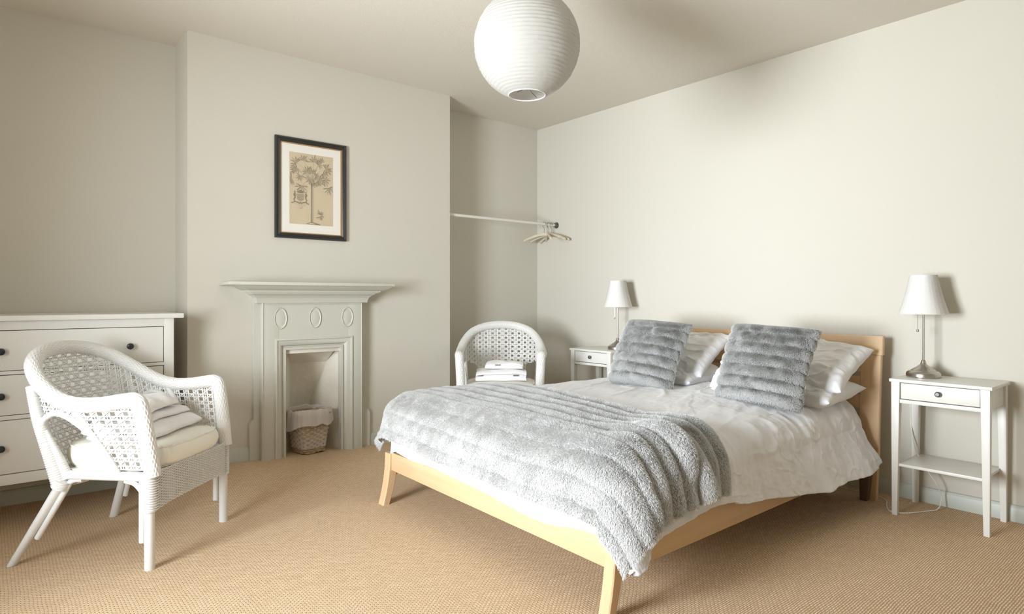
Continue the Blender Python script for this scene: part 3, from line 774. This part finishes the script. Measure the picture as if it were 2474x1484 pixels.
bt = bedside('white bedside table at the right end of the room beside the headboard', (3.665, .985, 0))
bt2 = copy_tree(bt); bt2.location = (3.665, 3.255, .012); bt2['label'] = 'white bedside table in the far corner, partly hidden behind a fur cushion'

# ------------------------------------------------------------------ table lamps
def lamp(label, loc, cord):
    t = thing('table_lamp', label, 'lamp', loc, 0, 'table lamps with white pleated shades')
    MB().lathe([(0, 0), (.073, 0), (.0765, .003), (.077, .016), (.074, .023), (.066, .030), (.058, .032), (.054, .036), (.036, .048), (.022, .058), (.0145, .066), (.011, .076), (.0105, .082), (.0075, .087), (0, .088)], 48).build('lamp_base', M['steel'], t, angle=30)
    MB().lathe([(0, .08), (.0055, .08), (.0055, .36), (.010, .362), (.010, .40), (0, .40)], 16).build('stem', M['steel'], t)
    k = 110; n = 22; P = np.zeros((n, k * 2, 3)); a = np.linspace(0, 2 * np.pi, k * 2, endpoint=False); rg = .0016 * np.where(np.arange(k * 2) % 2 == 0, 1, -1) + .0008 * vnoise(np.arange(k * 2) * .37, np.zeros(k * 2), 4)
    for i, s in enumerate(np.linspace(0, 1, n)):
        z = .325 + .198 * s; r = .109 - .049 * s - .004 * math.sin(math.pi * s) + (.001 if i in (0, n - 1) else 0)
        P[i] = np.stack([(r + rg) * np.cos(a), (r + rg) * np.sin(a), np.full(k * 2, z)], -1)
    sh = MB().grid(P, wv=True).build('lamp_shade', M['shade'], t, angle=180)
    for z, r in ((.325, .109), (.523, .060)):
        q = np.linspace(0, 2 * np.pi, 64); MB().tube(np.stack([r * np.cos(q), r * np.sin(q), np.full(64, z)], -1), .0016, 6, False).build('shade_trim', M['shade'], sh)
    MB().lathe([(0, .40), (.014, .402), (.016, .42), (.014, .47), (0, .485)], 16).build('bulb', M['tag_white'], t)
    ch = MB().tube([(-.012, .022, .40), (-.012, .022, .245)], .0009, 6).build('pull_chain', M['steel'], t)
    MB().lathe([(0, .230), (.005, .232), (.0065, .238), (.005, .244), (0, .246)], 12, (-.012, .022, 0)).build('chain_ball', M['steel'], ch)
    c = MB().tube(cr([np.array(p) - np.array(loc) for p in cord], 90), .0028, 7).build('power_cord', M['cable'], t)
    return t
lamp('table lamp on the right-hand bedside table with bright nickel base', (3.70, 1.105, .6885),
     [(3.76, 1.12, .693), (3.80, 1.16, .694), (3.838, 1.195, .694), (3.846, 1.205, .62), (3.80, 1.195, .45), (3.76, 1.16, .30), (3.74, 1.10, .20), (3.755, 1.06, .13), (3.79, 1.05, .06), (3.74, 1.05, .012), (3.68, 1.08, .006), (3.56, 1.14, .006), (3.53, 1.20, .006), (3.62, 1.25, .006), (3.70, 1.28, .006), (3.75, 1.36, .006), (3.76, 1.60, .006), (3.78, 1.9, .006)])
lamp('table lamp on the far bedside table, its base half behind a fur cushion', (3.70, 3.147, .7005),
     [(3.76, 3.15, .705), (3.80, 3.12, .705), (3.842, 3.06, .706), (3.847, 3.05, .62), (3.84, 3.06, .3), (3.82, 3.1, .006), (3.80, 3.2, .006)])

# ------------------------------------------------------------------ paper lantern
ln = thing('paper_lantern', 'round white rice paper lantern hanging from the ceiling', 'pendant lamp', (1.765, 2.004, 2.176))
Rr = .226; nr = 34; k = 160
prof = []
z0, z1 = -.212, .212
ph = np.linspace(math.asin(z0 / Rr), math.asin(z1 / Rr), nr * 6 + 1)
P = np.zeros((len(ph), k, 3)); a = np.linspace(0, 2 * np.pi, k, endpoint=False)
for i, f in enumerate(ph):
    s = abs(math.sin(math.pi * i / 6)); wr = .0016 * vnoise(a * 0 + f * 11, np.cos(a) * 4 + np.sin(a) * 3, 5) + .0013 * vnoise(np.cos(a) * 14, np.sin(a) * 14 + (i // 6) * 3.7, 7) * s
    r = Rr - .0032 * s + wr
    P[i] = np.stack([r * math.cos(f) * np.cos(a), r * math.cos(f) * np.sin(a), np.full(k, Rr * math.sin(f))], -1)
MB().grid(P, wv=True).build('paper_globe', M['lantern'], ln, angle=180)
q = np.linspace(0, 2 * np.pi, 48); rr = math.sqrt(Rr ** 2 - .212 ** 2)
for zz in (-.212, .212): MB().tube(np.stack([rr * np.cos(q), rr * np.sin(q), np.full(48, zz)], -1), .0022, 6, False).build('end_ring', M['tag_white'], ln)
wf = MB()
wf.tube(cr([(rr, 0, .212), (.03, 0, .16), (.012, 0, 0), (.012, 0, -.17), (.055, 0, -.212)], 30), .0015, 6); wf.tube(cr([(-rr, 0, .212), (-.03, 0, .16), (-.012, 0, 0), (-.012, 0, -.17), (-.055, 0, -.212)], 30), .0015, 6)
wf.build('wire_spreader', M['knob_grey'], ln)
MB().tube([(0, 0, .10), (0, 0, H - 2.176 - .02)], .0035, 8).build('hanging_cord', M['cable'], ln)
MB().lathe([(0, .06), (.02, .06), (.022, .10), (.018, .14), (0, .145)], 20).build('lamp_holder', M['tag_white'], ln)
MB().lathe([(0, H - 2.176 - .03), (.03, H - 2.176 - .028), (.045, H - 2.176 - .01), (.047, H - 2.176), (0, H - 2.176)], 28).build('ceiling_rose', M['tag_white'], ln)

# ------------------------------------------------------------------ clothes rail and hangers
rl = thing('clothes_rail', 'white clothes rail spanning the alcove right of the chimney', 'clothes rail', (2.69, 3.985, 1.735))
RL = XR - 2.69
MB().tube([(0.0, 0, 0), (RL, 0, 0)], .0125, 14).build('tube', M['white'], rl)
for xx, s in ((.0, 1), (RL, -1)):
    a_ = np.linspace(0, 2 * np.pi, 24, endpoint=False)
    P = np.array([[(xx + s * d, r * math.cos(t), r * math.sin(t)) for t in a_] for d, r in ((0, .028), (.004, .028), (.006, .018), (.03, .017), (.03, .0125))])
    MB().grid(P, wv=True).build('end_socket', M['white'] if s > 0 else M['knob_grey'], rl)
def hanger(label, x, yaw, tilt=0):
    t = thing('coat_hanger', label, 'coat hanger', (x, 3.985, 1.735), yaw, 'pale wooden coat hangers')
    # local: the hanger lies in the y-z plane; hook over the rail at the origin
    hk = cr([(0, -.017, -.004), (0, -.013, .011), (0, 0, .0165), (0, .013, .011), (0, .0165, -.004), (0, .010, -.022), (0, 0, -.036), (0, 0, -.085)], 40)
    MB().tube(hk, .0019, 7).build('hook', M['knob_grey'], t)
    q = np.linspace(-1, 1, 41); yk = np.stack([.012 * q ** 2, .205 * q, -.088 - .052 * np.abs(q) ** 1.7], -1)
    n, kk = 41, 10; P = np.zeros((n, kk, 3)); a_ = np.linspace(0, 2 * np.pi, kk, endpoint=False)
    for i in range(n):
        e = .0075 + .0055 * abs(q[i]) ** 1.5; f = .014 - .003 * abs(q[i]); e *= (1 if abs(q[i]) < .97 else .6)
        P[i] = yk[i] + np.stack([e * np.cos(a_), np.zeros(kk), f * np.sin(a_)], -1)
    m = MB().grid(P, wv=True); m.F.append(tuple(range(kk))); m.F.append(tuple(range((n - 1) * kk, n * kk))[::-1])
    m.build('yoke', M['hanger'], t)
    return t
hanger('pale coat hanger seen end-on in the middle of the bunch, pointing into the room', RL + 2.69 - .115, R(-38))
hanger('pale coat hanger whose hook is second from the wall socket of the rail', RL + 2.69 - .095, R(12))
hanger('pale coat hanger whose hook is right beside the wall socket of the rail', RL + 2.69 - .065, R(-12))
hanger('pale coat hanger at the left of the bunch, turned widest to the view', RL + 2.69 - .15, R(22))

# ------------------------------------------------------------------ wicker armchairs
def make_chair(label, loc, rz):
    WR = M['white_rattan']
    ch = thing('wicker_armchair', label, 'armchair', loc, rz, 'white wicker armchairs')
    half = [(.268, .288, .375), (.276, .268, .53), (.284, .247, .655), (.288, .225, .684), (.294, .17, .680), (.302, .09, .668), (.308, -.01, .667), (.305, -.10, .692), (.282, -.195, .752), (.225, -.275, .818), (.125, -.325, .858), (0, -.340, .870)]
    full = half + [(-x, y, z) for x, y, z in half[-2::-1]]
    rim = cr(full, 560); L = np.linalg.norm(np.diff(rim, axis=0), axis=1).sum()
    s = np.linspace(0, L, len(rim)); k = 64; a = np.linspace(0, 2 * np.pi, k, endpoint=False)
    # herringbone-like over/under weave on the thick roll
    rad = .030 * (1 + .05 * np.sin(15 * a)[None] * np.sin(2 * np.pi * s / .036)[:, None] + .02 * np.cos(30 * a)[None])
    MB().tube(rim, rad, k).build('woven_rim', WR, ch)
    # shell geometry: position for rim parameter i and height z
    bot_half = [(.262, .270, .385), (.262, .24, .385), (.262, .20, .385), (.262, .16, .385), (.262, .10, .385), (.260, .03, .385), (.252, -.05, .385), (.236, -.115, .385), (.205, -.165, .385), (.15, -.20, .385), (.08, -.22, .385), (0, -.228, .385)]
    i0 = int(np.argmin(np.linalg.norm(rim[:200] - np.array(half[3]), axis=1)))     # front corner
    top = rim[i0:len(rim) - i0]; nT = len(top)
    bot = cr(bot_half + [(-x, y, z) for x, y, z in bot_half[-2::-1]], nT)
    # remap bottom so that verticals stay plumb on the sides: match by fraction of top
    sT = np.r_[0, np.cumsum(np.linalg.norm(np.diff(top, axis=0), axis=1))]; LT = sT[-1]
    def shell(sv, zv):
        sv = np.clip(np.asarray(sv, float), 0, LT); f = sv / LT * (nT - 1)
        tp = np.stack([np.interp(f, np.arange(nT), top[:, q]) for q in range(3)], -1); bp = np.stack([np.interp(f, np.arange(nT), bot[:, q]) for q in range(3)], -1)
        w_ = (tp[:, 2] - zv) / (tp[:, 2] - .385); w_ = np.clip(w_, 0, 1)[:, None]
        p = tp * (1 - w_) + bp * w_
        bul_ = .018 * np.sin(np.pi * w_[:, 0]) * sstep((-p[:, 1]) / .2)
        c2 = p[:, :2] / (np.linalg.norm(p[:, :2], axis=1)[:, None] + 1e-6); p[:, :2] += c2 * bul_[:, None]
        p[:, 2] = zv
        return p, tp[:, 2]
    def inside(p, zt):
        x, y, z = p[:, 0], p[:, 1], p[:, 2]
        ok = (z < zt - .012) & (z > .395)
        # arched opening on both sides between rear post and slanting strut
        yf = .149 - (z - .36) * .60
        hole = (np.abs(x) > .188) & (y < yf) & (z < .612 - 2.0 * (y + .10) ** 2)
        return ok & ~hole
    cane = MB(); cs, cz, tk = .053, .0345, .0013
    def strand(sv, zv, lift, wd=.0031):
        p, zt = shell(sv, zv); p2, _ = shell(np.asarray(sv) + .004, zv); ds = p2 - p; ds /= np.linalg.norm(ds, axis=1)[:, None] + 1e-9
        nrm = np.cross(ds, [0, 0, 1]); nrm /= np.linalg.norm(nrm, axis=1)[:, None] + 1e-9
        ok = inside(p, zt); p = p + nrm * lift; T = np.gradient(p, axis=0); T /= np.linalg.norm(T, axis=1)[:, None] + 1e-9
        sd = np.cross(T, nrm)
        ring = np.stack([p + sd * wd, p + nrm * tk, p - sd * wd, p - nrm * tk], 1)
        i = 0; n = len(p)
        while i < n:
            if ok[i]:
                j = i
                while j + 1 < n and ok[j + 1]: j += 1
                if j > i: cane.add(ring[i:j + 1].reshape(-1, 3), gridF(j - i + 1, 4, False, True))
                i = j + 1
            else: i += 1
    zs = np.arange(.39, .90, cz / 4); z0_ = .405
    for c_ in np.arange(cs / 2, LT, cs):
        for dlt in (-.24 * cs, 0, .24 * cs): strand(np.full(len(zs), c_ + dlt), zs, .0014, .0034 if dlt else .0022)
    sv_ = np.arange(.0, LT, cs / 6)
    for zc in np.arange(z0_, .88, cz):
        for dlt in (-.20 * cz, .20 * cz): strand(sv_, np.full(len(sv_), zc + dlt), -.0014, .0026)
    for c_ in np.arange(-20, int(LT / cs) + 20) * cs:
        for sg in (-1, 1):
            s_ = c_ + sg * (zs - z0_ - cz / 2) * cs / cz + cs / 2; okk = (s_ > 0) & (s_ < LT)
            if okk.sum() > 2: strand(s_[okk], zs[okk], .0028 * sg, .0026)
    stuff(cane.build('cane_panel', WR, ch, angle=60))
    # wrapped tubes
    def wrapped(path, r0, r1, name, pit=.0068, k_=14):
        p = np.asarray(path, float); Lp = np.linalg.norm(np.diff(p, axis=0), axis=1).sum(); n = max(12, int(Lp / .0017)); p = resample(cr(p, 120) if len(p) > 2 else p, n)
        ss = np.linspace(0, Lp, n); r = np.linspace(r0, r1, n) * (.94 + .09 * np.abs(np.sin(np.pi * ss / pit)) ** .6)
        return MB().tube(p, r, k_).build(name, WR, ch)
    for sx in (1, -1):
        X_ = lambda pts: [(sx * x, y, z) for x, y, z in pts]
        wrapped(X_([(.268, -.112, .325), (.276, -.150, .45), (.286, -.195, .60), (.282, -.232, .735)]), .031, .019, 'rear_post', .0095)
        wrapped(X_([(.262, -.085, .355), (.270, -.118, .44), (.285, -.165, .555)]), .020, .012, 'rear_post_binding', .0095)
        wrapped(X_([(.298, -.03, .655), (.292, .03, .56), (.278, .095, .46), (.268, .150, .362)]), .0135, .0125, 'arm_strut')
        wrapped(X_([(.285, -.185, .555), (.292, -.165, .60), (.298, -.115, .628), (.300, -.06, .617), (.297, .0, .578), (.290, .04, .54)]), .0125, .012, 'arm_arch')
        wrapped(X_([(.268, .150, .375), (.268, .262, .375)]), .011, .011, 'panel_edge')
        lg = MB().tube(X_([(.272, .276, .0), (.272, .274, .40)]), .0195, 18).build('front_leg', WR, ch)
        MB().tube(X_([(.266, .240, .105), (.266, .240, .38)]), .0125, 12).build('leg_brace', WR, ch)
        wrapped(X_([(.272, .276, .232), (.272, .274, .392)]), .0255, .0255, 'leg_binding')
        p0, p1 = np.array((sx * .288, -.310, .0)), np.array((sx * .268, -.108 if sx > 0 else -.205, .335))
        V, F = tube([p0 + (0, 0, .0), p1], .0195, 18); V = np.asarray(V); V[:18, 2] = .001
        MB().add(V, F).build('rear_leg', WR, ch)
        qd = (p1 - p0); MB().tube([p0 + qd * .33 + (-sx * .004, .036, 0), p1 + (-sx * .004, .03, .0)], .0115, 12).build('leg_brace', WR, ch)
        wrapped(X_([(.268, -.116, .318), (.268, -.100, .352)]), .034, .034, 'rear_joint_binding')
        MB().tube(X_([(.262, -.10, .370), (.264, .272, .370)]), .019, 14).build('side_rail', WR, ch)
        MB().tube(cr(X_([(.262, .165, .352), (.262, .21, .338), (.268, .262, .285)]), 14), .011, 10).build('corner_brace', WR, ch)
        MB().tube(cr(X_([(.262, -.02, .352), (.262, -.065, .346), (.268, -.105, .31)]), 14), .011, 10).build('corner_brace', WR, ch)
    MB().tube([(-.262, -.095, .345), (.262, -.095, .345)], .015, 12).build('cross_rail', WR, ch)
    MB().tube([(-.262, .262, .375), (.262, .262, .375)], .015, 12).build('cross_rail', WR, ch)
    MB().tube(cr([(.255, -.09, .372), (.20, -.16, .372), (.10, -.205, .372), (0, -.215, .372), (-.10, -.205, .372), (-.20, -.16, .372), (-.255, -.09, .372)], 40), .014, 12).build('back_rail', WR, ch)
    wrapped([(-.15, -.095, .330), (-.22, -.095, .336)], .02, .02, 'rail_binding'); wrapped([(.15, -.095, .330), (.22, -.095, .336)], .02, .02, 'rail_binding')
    # seat deck
    sd = MB(); n = 40; aa = np.linspace(0, 2 * np.pi, n, endpoint=False)
    ring = np.array([(.255 * math.copysign(abs(math.cos(t)) ** .55, math.cos(t)), .02 + .235 * math.copysign(abs(math.sin(t)) ** .7, math.sin(t))) for t in aa])
    P = np.array([np.column_stack([ring * f_ + np.array([0, .01]) * (1 - f_), np.full(n, z)]) for f_, z in ((.02, .378), (1, .378), (1, .390), (.02, .390))])
    sd.grid(P, wv=True).build('seat_deck', WR, ch)
    # fine woven apron at the front, slightly bowed
    ap = MB(); xs_ = np.linspace(-.268, .268, 110)
    by = lambda x: .296 + .012 * (1 - (x / .268) ** 2)
    zlow = lambda x: .236 + .018 * (1 - np.abs(x / .268) ** 3)
    nrow = 27
    for i in range(nrow):
        f_ = i / (nrow - 1); zz = zlow(xs_) * (1 - f_) + .392 * f_
        yy_ = by(xs_) + .0032 * np.sin(xs_ / .0125 * np.pi + np.pi * (i % 2))
        ap.tube(np.stack([xs_, yy_, zz], -1), .0024, 4, False)
    for x in np.arange(-.262, .263, .0125): ap.tube([(x, by(x), zlow(x) - .001), (x, by(x), .394)], .0022, 4, False)
    for i in range(16):                      # strands wrapping back round the corner legs
        zz = .24 + .15 * i / 15
        for sx in (-1, 1): ap.tube([(sx * .25, .301, zz), (sx * .272, .302, zz), (sx * .293, .292, zz), (sx * .299, .275, zz)], .0026, 4, False)
    stuff(ap.build('woven_apron', WR, ch))
    # seat cushion
    nt_ = 120; t = np.linspace(0, 2 * np.pi, nt_, endpoint=False); ct, st = np.cos(t), np.sin(t)
    ox = .248 * np.sign(ct) * np.abs(ct) ** .42; oy = np.where(st > 0, .035 + .275 * np.abs(st) ** .48, .035 - .225 * np.abs(st) ** .62)
    ox = ox * np.where(oy < 0, 1 - .22 * (np.clip(-oy, 0, .2) / .2) ** 2, 1)
    rings = [(.02, .4915), (.3, .491), (.6, .488), (.8, .483), (.92, .477), (.968, .472), (.99, .462), (1.015, .447), (1.02, .432), (1.01, .415), (.985, .402), (.95, .3935), (.6, .392), (.02, .392)]
    P = np.zeros((len(rings), nt_, 3)); front = sstep(st * 1.2)
    for i, (f_, z) in enumerate(rings):
        wr = .004 * vnoise(t * 9, np.full(nt_, i * .5), 3) * (4 <= i <= 10) + .0035 * np.sin(t * 46 + i * .4 + 3 * vnoise(t * 3, t * 0, 8)) * (5 <= i <= 8) * front
        P[i] = np.stack([ox * (f_ + wr * 2), (oy - .035) * (f_ + wr * 3) + .035, np.full(nt_, z) + wr * .7], -1)
    cu = MB().grid(P, wv=True, flip=True).build('seat_cushion', M['cushion'], ch, angle=180)
    rp = P[5]; rp = np.vstack([rp, rp[:2]]) + np.array([0, 0, .002]); MB().tube(rp, .0034, 8, False).build('piping', M['cushion'], cu)
    rp = P[11]; rp = np.vstack([rp, rp[:2]]); MB().tube(rp, .0034, 8, False).build('piping', M['cushion'], cu)
    return ch
chA = make_chair('white wicker armchair in front of the chest of drawers, seen from its side', (.498, 3.262, 0), R(225))
chB = copy_tree(chA); chB.location = (2.89, 3.57, .012); chB.rotation_euler = (0, 0, R(140)); chB['label'] = 'white wicker armchair in the far alcove behind the bed, facing the room'

# ------------------------------------------------------------------ folded towels
def towel(parent_m, label, w_, dep, layers, th_, seed, cat='towel', group='folded white towels', tags=()):
    """a sheet folded back and forth (profile in local y-z), as wide as w_ along x"""
    path = []
    z = th_ / 2
    for i in range(layers):
        y0, y1 = (-dep / 2, dep / 2) if i % 2 == 0 else (dep / 2, -dep / 2)
        sh = .012 * math.sin(i * 2.1 + seed); n = 14
        for q_ in np.linspace(0, 1, n): path.append((y0 + (y1 - y0) * q_ + sh * q_, z + .002 * math.sin(q_ * 6 + i)))
        if i < layers - 1:
            for q_ in np.linspace(.15, .85, 5): path.append((y1 + math.copysign(th_ * .5 * math.sin(math.pi * q_), y1) + sh, z + th_ * q_))
        z += th_
    p = resample(np.array(path), 200); tn = np.gradient(p, axis=0); tn /= np.linalg.norm(tn, axis=1)[:, None]; nn = np.stack([-tn[:, 1], tn[:, 0]], -1)
    half = th_ * .47; ends = np.minimum(1, np.minimum(np.arange(200), np.arange(200)[::-1]) / 6 + .35)[:, None]
    outl = np.vstack([p + nn * half * ends, (p - nn * half * ends)[::-1]])
    nx_ = 46; xs_ = np.linspace(-1, 1, nx_); Pt = np.zeros((nx_, len(outl), 3))
    for i, x in enumerate(xs_):
        e = 1 - .25 * max(0, abs(x) - .93) / .07
        zc = layers * th_ / 2
        yy_ = outl[:, 0] * (1 - .012 * x * math.sin(seed)) + .008 * vnoise(outl[:, 1] * 40, np.full(len(outl), x * 2), seed)
        zz = zc + (outl[:, 1] - zc) * (.96 + .04 * e) + .006 * vnoise(outl[:, 0] * 14, np.full(len(outl), x * 3), seed + 2) * outl[:, 1] / (layers * th_)
        zz = zz - .014 * (np.abs(outl[:, 0]) / (dep / 2)) ** 3 * outl[:, 1] / (layers * th_) - .012 * abs(x) ** 4 * outl[:, 1] / (layers * th_)
        Pt[i] = np.stack([x * w_ / 2 + .006 * vnoise(outl[:, 1] * 50, outl[:, 0] * 10, seed + 4), yy_, np.maximum(zz, 0.0005)], -1)
    m = MB().grid(Pt, wv=True); n2 = len(outl)
    for base, fl in ((0, False), ((nx_ - 1) * n2, True)):     # end caps along the sheet section
        for i in range(199):
            q4 = (base + i, base + i + 1, base + n2 - 2 - i, base + n2 - 1 - i); m.F.append(q4 if fl else q4[::-1])
    o = m.build('towel', M['towel'], angle=180); o.matrix_world = parent_m; tag(o, label, cat, group)
    for (tx_, ty_, tz_) in tags: MB().box(tx_ - .02, tx_ + .02, ty_ - .002, ty_ + .002, tz_ - .004, tz_ + .004, .001).build('woven_label', M['tag'], o)
    return o
def on_seat(loc, rz, x, y, z, r): return Matrix.Translation(loc) @ Matrix.Rotation(rz, 4, 'Z') @ Matrix.Translation((x, y, z)) @ Matrix.Rotation(R(r), 4, 'Z')
LA, RA = (.498, 3.262, 0), R(225); LB, RB = (2.89, 3.57, .012), R(140)
towel(on_seat(LA, RA, -.02, .04, .491, 5), 'large folded white towel at the bottom on the chair by the drawers', .38, .25, 3, .033, 1)
towel(on_seat(LA, RA, .0, -.005, .591, 10), 'smaller folded white towel on top on the chair by the drawers', .30, .21, 2, .031, 2)
towel(on_seat(LB, RB, .0, .03, .491, 2), 'large folded white towel at the bottom on the alcove chair', .36, .25, 3, .026, 3, tags=((.15, .130, .040), (-.105, .134, .040)))
towel(on_seat(LB, RB, -.03, .01, .570, -3), 'smaller folded white towel on top on the alcove chair', .27, .20, 2, .026, 4, tags=((.045, .106, .030),))
